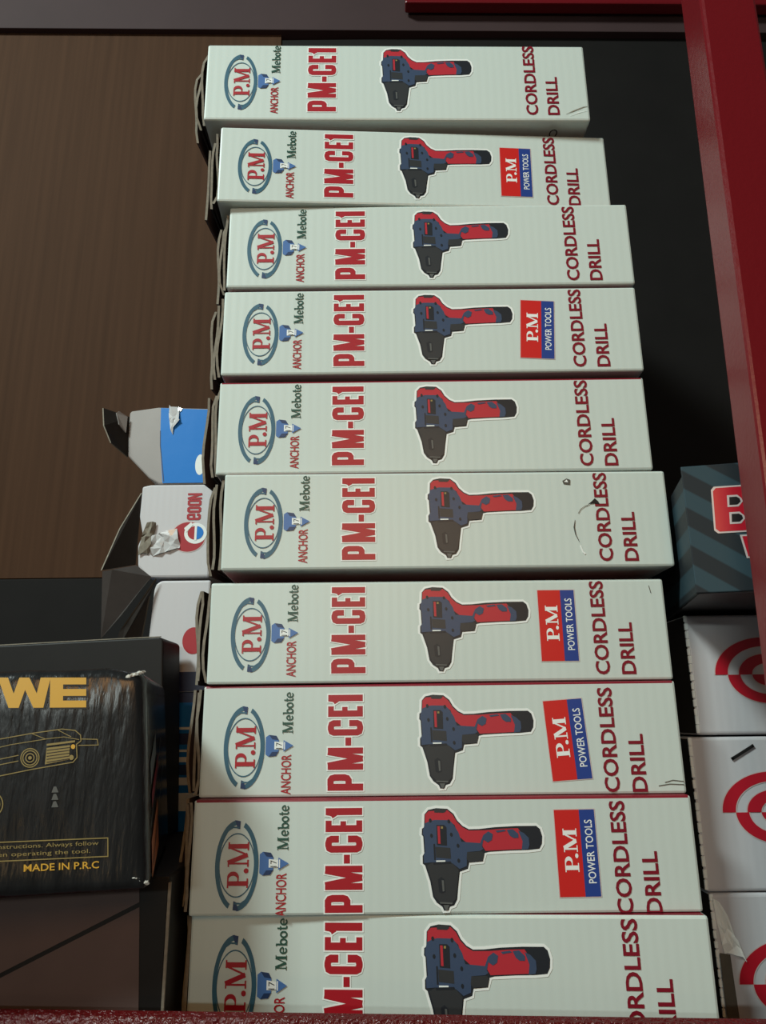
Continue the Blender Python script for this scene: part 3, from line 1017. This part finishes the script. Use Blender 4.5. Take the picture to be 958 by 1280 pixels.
obj('torn_flap', bm, ['grey_card'], b1)

o2 = (-0.225, YB, 0.3060)
b2_ = thing('white_logo_carton', 'white carton with red rounded lettering and round emblem, crushed at its open end', 'carton', o2, 0, G)
T = wp(o2)
bm = bmesh.new()
add_prism(bm, T([(-0.2535, 0.3905), (-0.2460, 0.3922), (-0.1880, 0.3922), (-0.1880, 0.3060), (-0.2420, 0.3060), (-0.2520, 0.3160), (-0.2535, 0.3350), (-0.2500, 0.3450), (-0.2540, 0.3620)]), 0, 0.105, 0, 0.0018)
obj('carton_body', bm, ['box_white'], b2_)
mm = lambda pts: [((x - o2[0]) * 1000, (z - o2[2]) * 1000) for x, z in pts]
P = Print()
cx, cz = mm([(-0.2085, 0.3425)])[0]
P.ell(cx, cz, 16.0, 14.5, 'logo_pale', 0, 40)
P.ell(cx, cz, 15.2, 13.7, 'red', 1, 40)
P.ell(cx + 6.5, cz + 3.2, 10.2, 9.6, 'white', 2, 36)
P.ell(cx + 6.5, cz + 3.6, 7.2, 6.4, 'red', 3, 32)
P.ell(cx + 6.5, cz + 3.6, 7.2, 6.4, 'carton_blue', 4, 20, -78, 78)
P.rect(cx + 5.6, cx + 7.6, cz - 3.5, cz + 10, 'white', 5)
P.poly([(cx - 4, cz + 8), (cx + 2, cz + 13.5), (cx + 4, cz + 11), (cx - 2, cz + 4)], 'white', 5)
P.build('emblem', b2_)
P = Print(lambda a, b: (cx + 10.5 - b, cz + 15.5 + a))
def ring_letter(x, w, h):
    P.stroke([(x + 1.6, 1.3), (x + w - 1.6, 1.3), (x + w - .9, 2.2), (x + w - .9, h - 2.2), (x + w - 1.6, h - 1.3), (x + 1.6, h - 1.3), (x + .9, h - 2.2), (x + .9, 2.2)], 2.2, 'red', 1, closed=True)
H = 13.0
P.stroke([(5.2, 3.8), (5.2, 2.0), (4.4, 1.3), (2.0, 1.3), (1.2, 2.2), (1.2, H - 2.2), (2.0, H - 1.3), (4.4, H - 1.3), (5.2, H - 2.2), (5.2, 6.4), (1.2, 6.4)], 2.2, 'red', 1)
ring_letter(7.2, 5.4, H)
ring_letter(13.6, 5.6, H)
P.stroke([(20.6, 0), (20.6, H)], 1.9, 'red', 1)
P.stroke([(20.6, H), (24.6, 0)], 1.7, 'red', 1)
P.stroke([(24.6, 0), (24.6, H)], 1.9, 'red', 1)
P.build('brand_lettering', b2_)
V3 = lambda pts: [(x - o2[0], y - o2[1], z - o2[2]) for x, y, z in pts]
bm = bmesh.new()                 # crumpled film at the crushed corner
crumple(bm, V3([(-0.2420, 0.1680, 0.3240), (-0.2140, 0.1685, 0.3330), (-0.2190, 0.1685, 0.3500), (-0.2400, 0.1675, 0.3440)]), 6, 4, 0.0016, 5)
obj('crumpled_tape', bm, ['film'], b2_, 'crumpled shiny tape')
bm = bmesh.new()                 # torn brown board
crumple(bm, V3([(-0.2520, 0.1660, 0.3280), (-0.2420, 0.1680, 0.3270), (-0.2370, 0.1670, 0.3560), (-0.2460, 0.1650, 0.3560)]), 3, 6, 0.0024, 8, 0.0010)
obj('torn_board', bm, ['board_edge'], b2_, 'torn brown board')
bm = bmesh.new()                 # long open flap and the folded side below it
V3 = lambda pts: [(x - o2[0], y - o2[1], z - o2[2]) for x, y, z in pts]
add_plate(bm, V3([(-0.2540, 0.172, 0.3850), (-0.2545, 0.172, 0.3180), (-0.2665, 0.148, 0.3095), (-0.2740, 0.145, 0.3080), (-0.2660, 0.158, 0.3480)]), 0.0014, 0, 1)
obj('open_flap', bm, ['board_shaded', 'board_edge'], b2_)
bm = bmesh.new()
add_plate(bm, V3([(-0.2530, 0.169, 0.3170), (-0.2390, 0.169, 0.3065), (-0.2560, 0.150, 0.2700), (-0.2700, 0.146, 0.2500), (-0.2735, 0.145, 0.3070), (-0.2665, 0.148, 0.3090)]), 0.0014, 0, 1)
obj('open_flap', bm, ['flap_grey', 'board_edge'], b2_)

o3 = (-0.215, YB, 0.2065)
b3_ = thing('white_dot_carton', 'white carton with a red dot, half hidden between the black carton and the drill cartons', 'carton', o3, 0, G)
T = wp(o3)
bm = bmesh.new()
add_prism(bm, T([(-0.2360, 0.2950), (-0.2345, 0.3000), (-0.2300, 0.3030), (-0.1860, 0.3030), (-0.1860, 0.2065), (-0.2400, 0.2065)]), 0, 0.105, 0, 0.0018)
obj('carton_body', bm, ['box_white'], b3_)
P = Print()
P.ell((-0.1985 - o3[0]) * 1000, (0.2500 - o3[2]) * 1000, 9.6, 11.5, 'red', 1, 32)
P.build('red_dot', b3_)
P = Print()
P.rect(-24, 28, 1, 17, 'navy', 1)
P.build('dark_band', b3_, label='dark blue band along the bottom')
bm = bmesh.new()
V3 = lambda pts: [(x - o3[0], y - o3[1], z - o3[2]) for x, y, z in pts]
add_plate(bm, V3([(-0.2330, 0.166, 0.3040), (-0.2380, 0.168, 0.2900), (-0.2440, 0.168, 0.2380), (-0.2580, 0.152, 0.2400), (-0.2570, 0.154, 0.2560)]), 0.0014, 0, 1)
obj('open_flap', bm, ['board_shaded', 'board'], b3_)

o4 = (-0.225, YB, 0.0)
b4_ = thing('blue_striped_carton', 'blue carton with white stripes glimpsed low in the gap beside the black carton', 'carton', o4, 0, G)
bm = bmesh.new()
add_box(bm, -0.035, 0.042, 0, 0.105, 0, 0.2060, 0.0016)
obj('carton_body', bm, ['carton_blue'], b4_)
P = Print()
for z0, z1, k in ((198, 206, 'navy'), (176, 178, 'white'), (164, 173, 'navy'), (158, 160, 'white'), (150, 154, 'white'), (140, 148, 'dark_blue'), (132, 138, 'white'), (112, 126, 'white')):
    P.rect(-34, 41, z0, z1, k, 1)
P.build('stripes', b4_)

# ------------------------------------------------------------------ cartons at the right
GT = 'white cartons with red target emblems at the right'


def target_carton(label, x, z, h, extra=None, cz=0.5, cdx=0.056, w=0.13):
    t = thing('target_carton', label, 'carton', (x, 0.035, z), 0, GT)
    bm = bmesh.new()
    add_box(bm, 0, w, 0, 0.16, 0, h, 0.0022, seg=3)
    bm.normal_update()
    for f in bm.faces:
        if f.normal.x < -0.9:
            f.material_index = 1  # left side coloured dark for the shade in the narrow gap
    obj('carton_body', bm, ['box_white', 'board_shaded'], t)
    P = Print()
    cx, cy = cdx * 1000, h * cz * 1000
    R = lambda r: (r, r * 0.70)
    for r1, r0, a0, a1 in ((35.5, 27.0, 0, 180), (19.5, 10.5, 0, 180), (27.0, 18.5, 180, 360), (10.5, 0.01, 180, 360)):
        P.band(cx, cy, R(r1 + .8), R(max(.01, r0 - .8)), 'logo_pale', a0, a1, 40, 0)
        for s0, s1 in ((a0, a0 + 88), (a0 + 92, a1)):
            P.band(cx, cy, R(r1), R(r0), 'logo_red', s0, s1, 24, 1)
    P.build('target_emblem', t)
    bm = bmesh.new()             # scuffed front edge
    rnd = random.Random(int(h * 1e5))
    for i in range(14):
        z0 = h * (i + .2) / 14
        add_box(bm, -0.0005, 0.0014 + rnd.uniform(0, .0006), -0.0002 - rnd.uniform(0, .0002), 0.0012, z0, z0 + h * rnd.uniform(.7, 1.0) / 14, 0.0003, 0, 1)
    obj('scuffed_edge', bm, ['white'], t, 'bright scuffed corner edge')
    return t


t3 = target_carton('lowest white target carton with a crushed corner, right of the drill stack', 0.1700, 0.0, 0.0745, cz=0.32, cdx=0.0473)
t2 = target_carton('middle white target carton with a steel staple, right of the drill stack', 0.1680, 0.0752, 0.0935, cz=0.50, cdx=0.052)
t1 = target_carton('uppermost white target carton at the right, directly under the teal striped box', 0.1745, 0.1700, 0.0795, cz=0.49, cdx=0.0520)
bm = bmesh.new()                 # staple
a, b = Vector((0.0265, -0.0010, 0.0795)), Vector((0.0420, -0.0010, 0.0880))
d = (b - a).normalized()
n = Vector((-d.z, 0, d.x)) * 0.0009
for y0, y1, p, q in ((-0.0012, -0.0003, a, b), (-0.0012, 0.003, a, a + d * 0.0012), (-0.0012, 0.003, b - d * 0.0012, b)):
    add_prism(bm, [(p.x - n.x, p.z - n.z), (q.x - n.x, q.z - n.z), (q.x + n.x, q.z + n.z), (p.x + n.x, p.z + n.z)], y0, y1)
obj('staple', bm, ['metal'], t2, 'steel staple')
bm = bmesh.new()                 # crushed, peeled corner of the bottom carton
crumple(bm, [(0.0010, -0.0010, 0.0720), (0.0052, -0.0014, 0.0700), (0.0168, -0.0022, 0.0390), (0.0040, -0.0014, 0.0420)], 4, 6, 0.0009, 3)
obj('crushed_corner', bm, ['white'], t3, 'peeled shiny film at the crushed corner')
P = Print()
P.poly([(0.6, 42), (7.0, 41), (8.2, 1), (0.6, 1)], 'board', 30)
P.build('bare_board', t3, label='bare brown board where the corner is peeled')

bx = thing('teal_striped_box', 'dark teal diagonally striped box with red outlined lettering, partly behind the red post', 'box', (0.1535, -0.040, 0.2525), math.radians(-12))
bm = bmesh.new()
add_box(bm, 0.0006, 0.095, 0.0015, 0.20, 0.0, 0.0755, 0.0012)
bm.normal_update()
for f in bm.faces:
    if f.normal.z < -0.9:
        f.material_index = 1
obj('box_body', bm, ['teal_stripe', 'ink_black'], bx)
bm = bmesh.new()
add_prism(bm, [(0, 0.0005), (0.0955, 0.0005), (0.0955, 0.0800), (0, 0.0800)], 0.0, 0.0016, 0, 0.0005)
obj('front_flap', bm, ['teal_stripe'], bx)
P = Print()
def slab_B(g, k, L):
    x0, x1, z0, z1 = 15.5 - g, 42.0 + g, 37.0 - g, 64.5 + g
    P.poly([(x0 + 2, z0), (x1 - 7, z0), (x1 - 2, z0 + 3), (x1, z0 + 9), (x1 - 1.5, z0 + 15), (x1 - 2.5, z0 + 18), (x1 - 1.0, z0 + 24), (x1 - 3.0, z1 - 3), (x1 - 8, z1), (x0 + 3, z1), (x0 + 1.2, z1 - 2), (x0, z0 + 2)], k, L)
slab_B(1.0, 'logo_pale', 1)
slab_B(0, 'logo_red', 2)
for z0 in (53.2, 42.5):
    for g, k, L in ((1.2, 'logo_pale', 3), (0, 'ink_black', 4)):
        P.poly([(25.0 - g, z0 - g), (29.5 + g * .5, z0 - g), (31.6 + g, z0 + 1.8), (31.2 + g, z0 + 3.8), (29.6 + g * .5, z0 + 5 + g), (25.5 - g, z0 + 5 + g)], k, L)
P.poly([(28.5, 34.4), (60.0, 34.4), (60.0, 20.0), (30.5, 20.0)], 'logo_pale', 1)
P.poly([(29.7, 33.4), (60.0, 33.4), (60.0, 21.0), (31.5, 21.0)], 'logo_red', 2)
P.stroke([(33.0, 30.5), (34.0, 24.5), (38.5, 24.5)], 1.6, 'ink_black', 3)
P.build('brand_lettering', bx, label='red lettering outlined in pale grey')
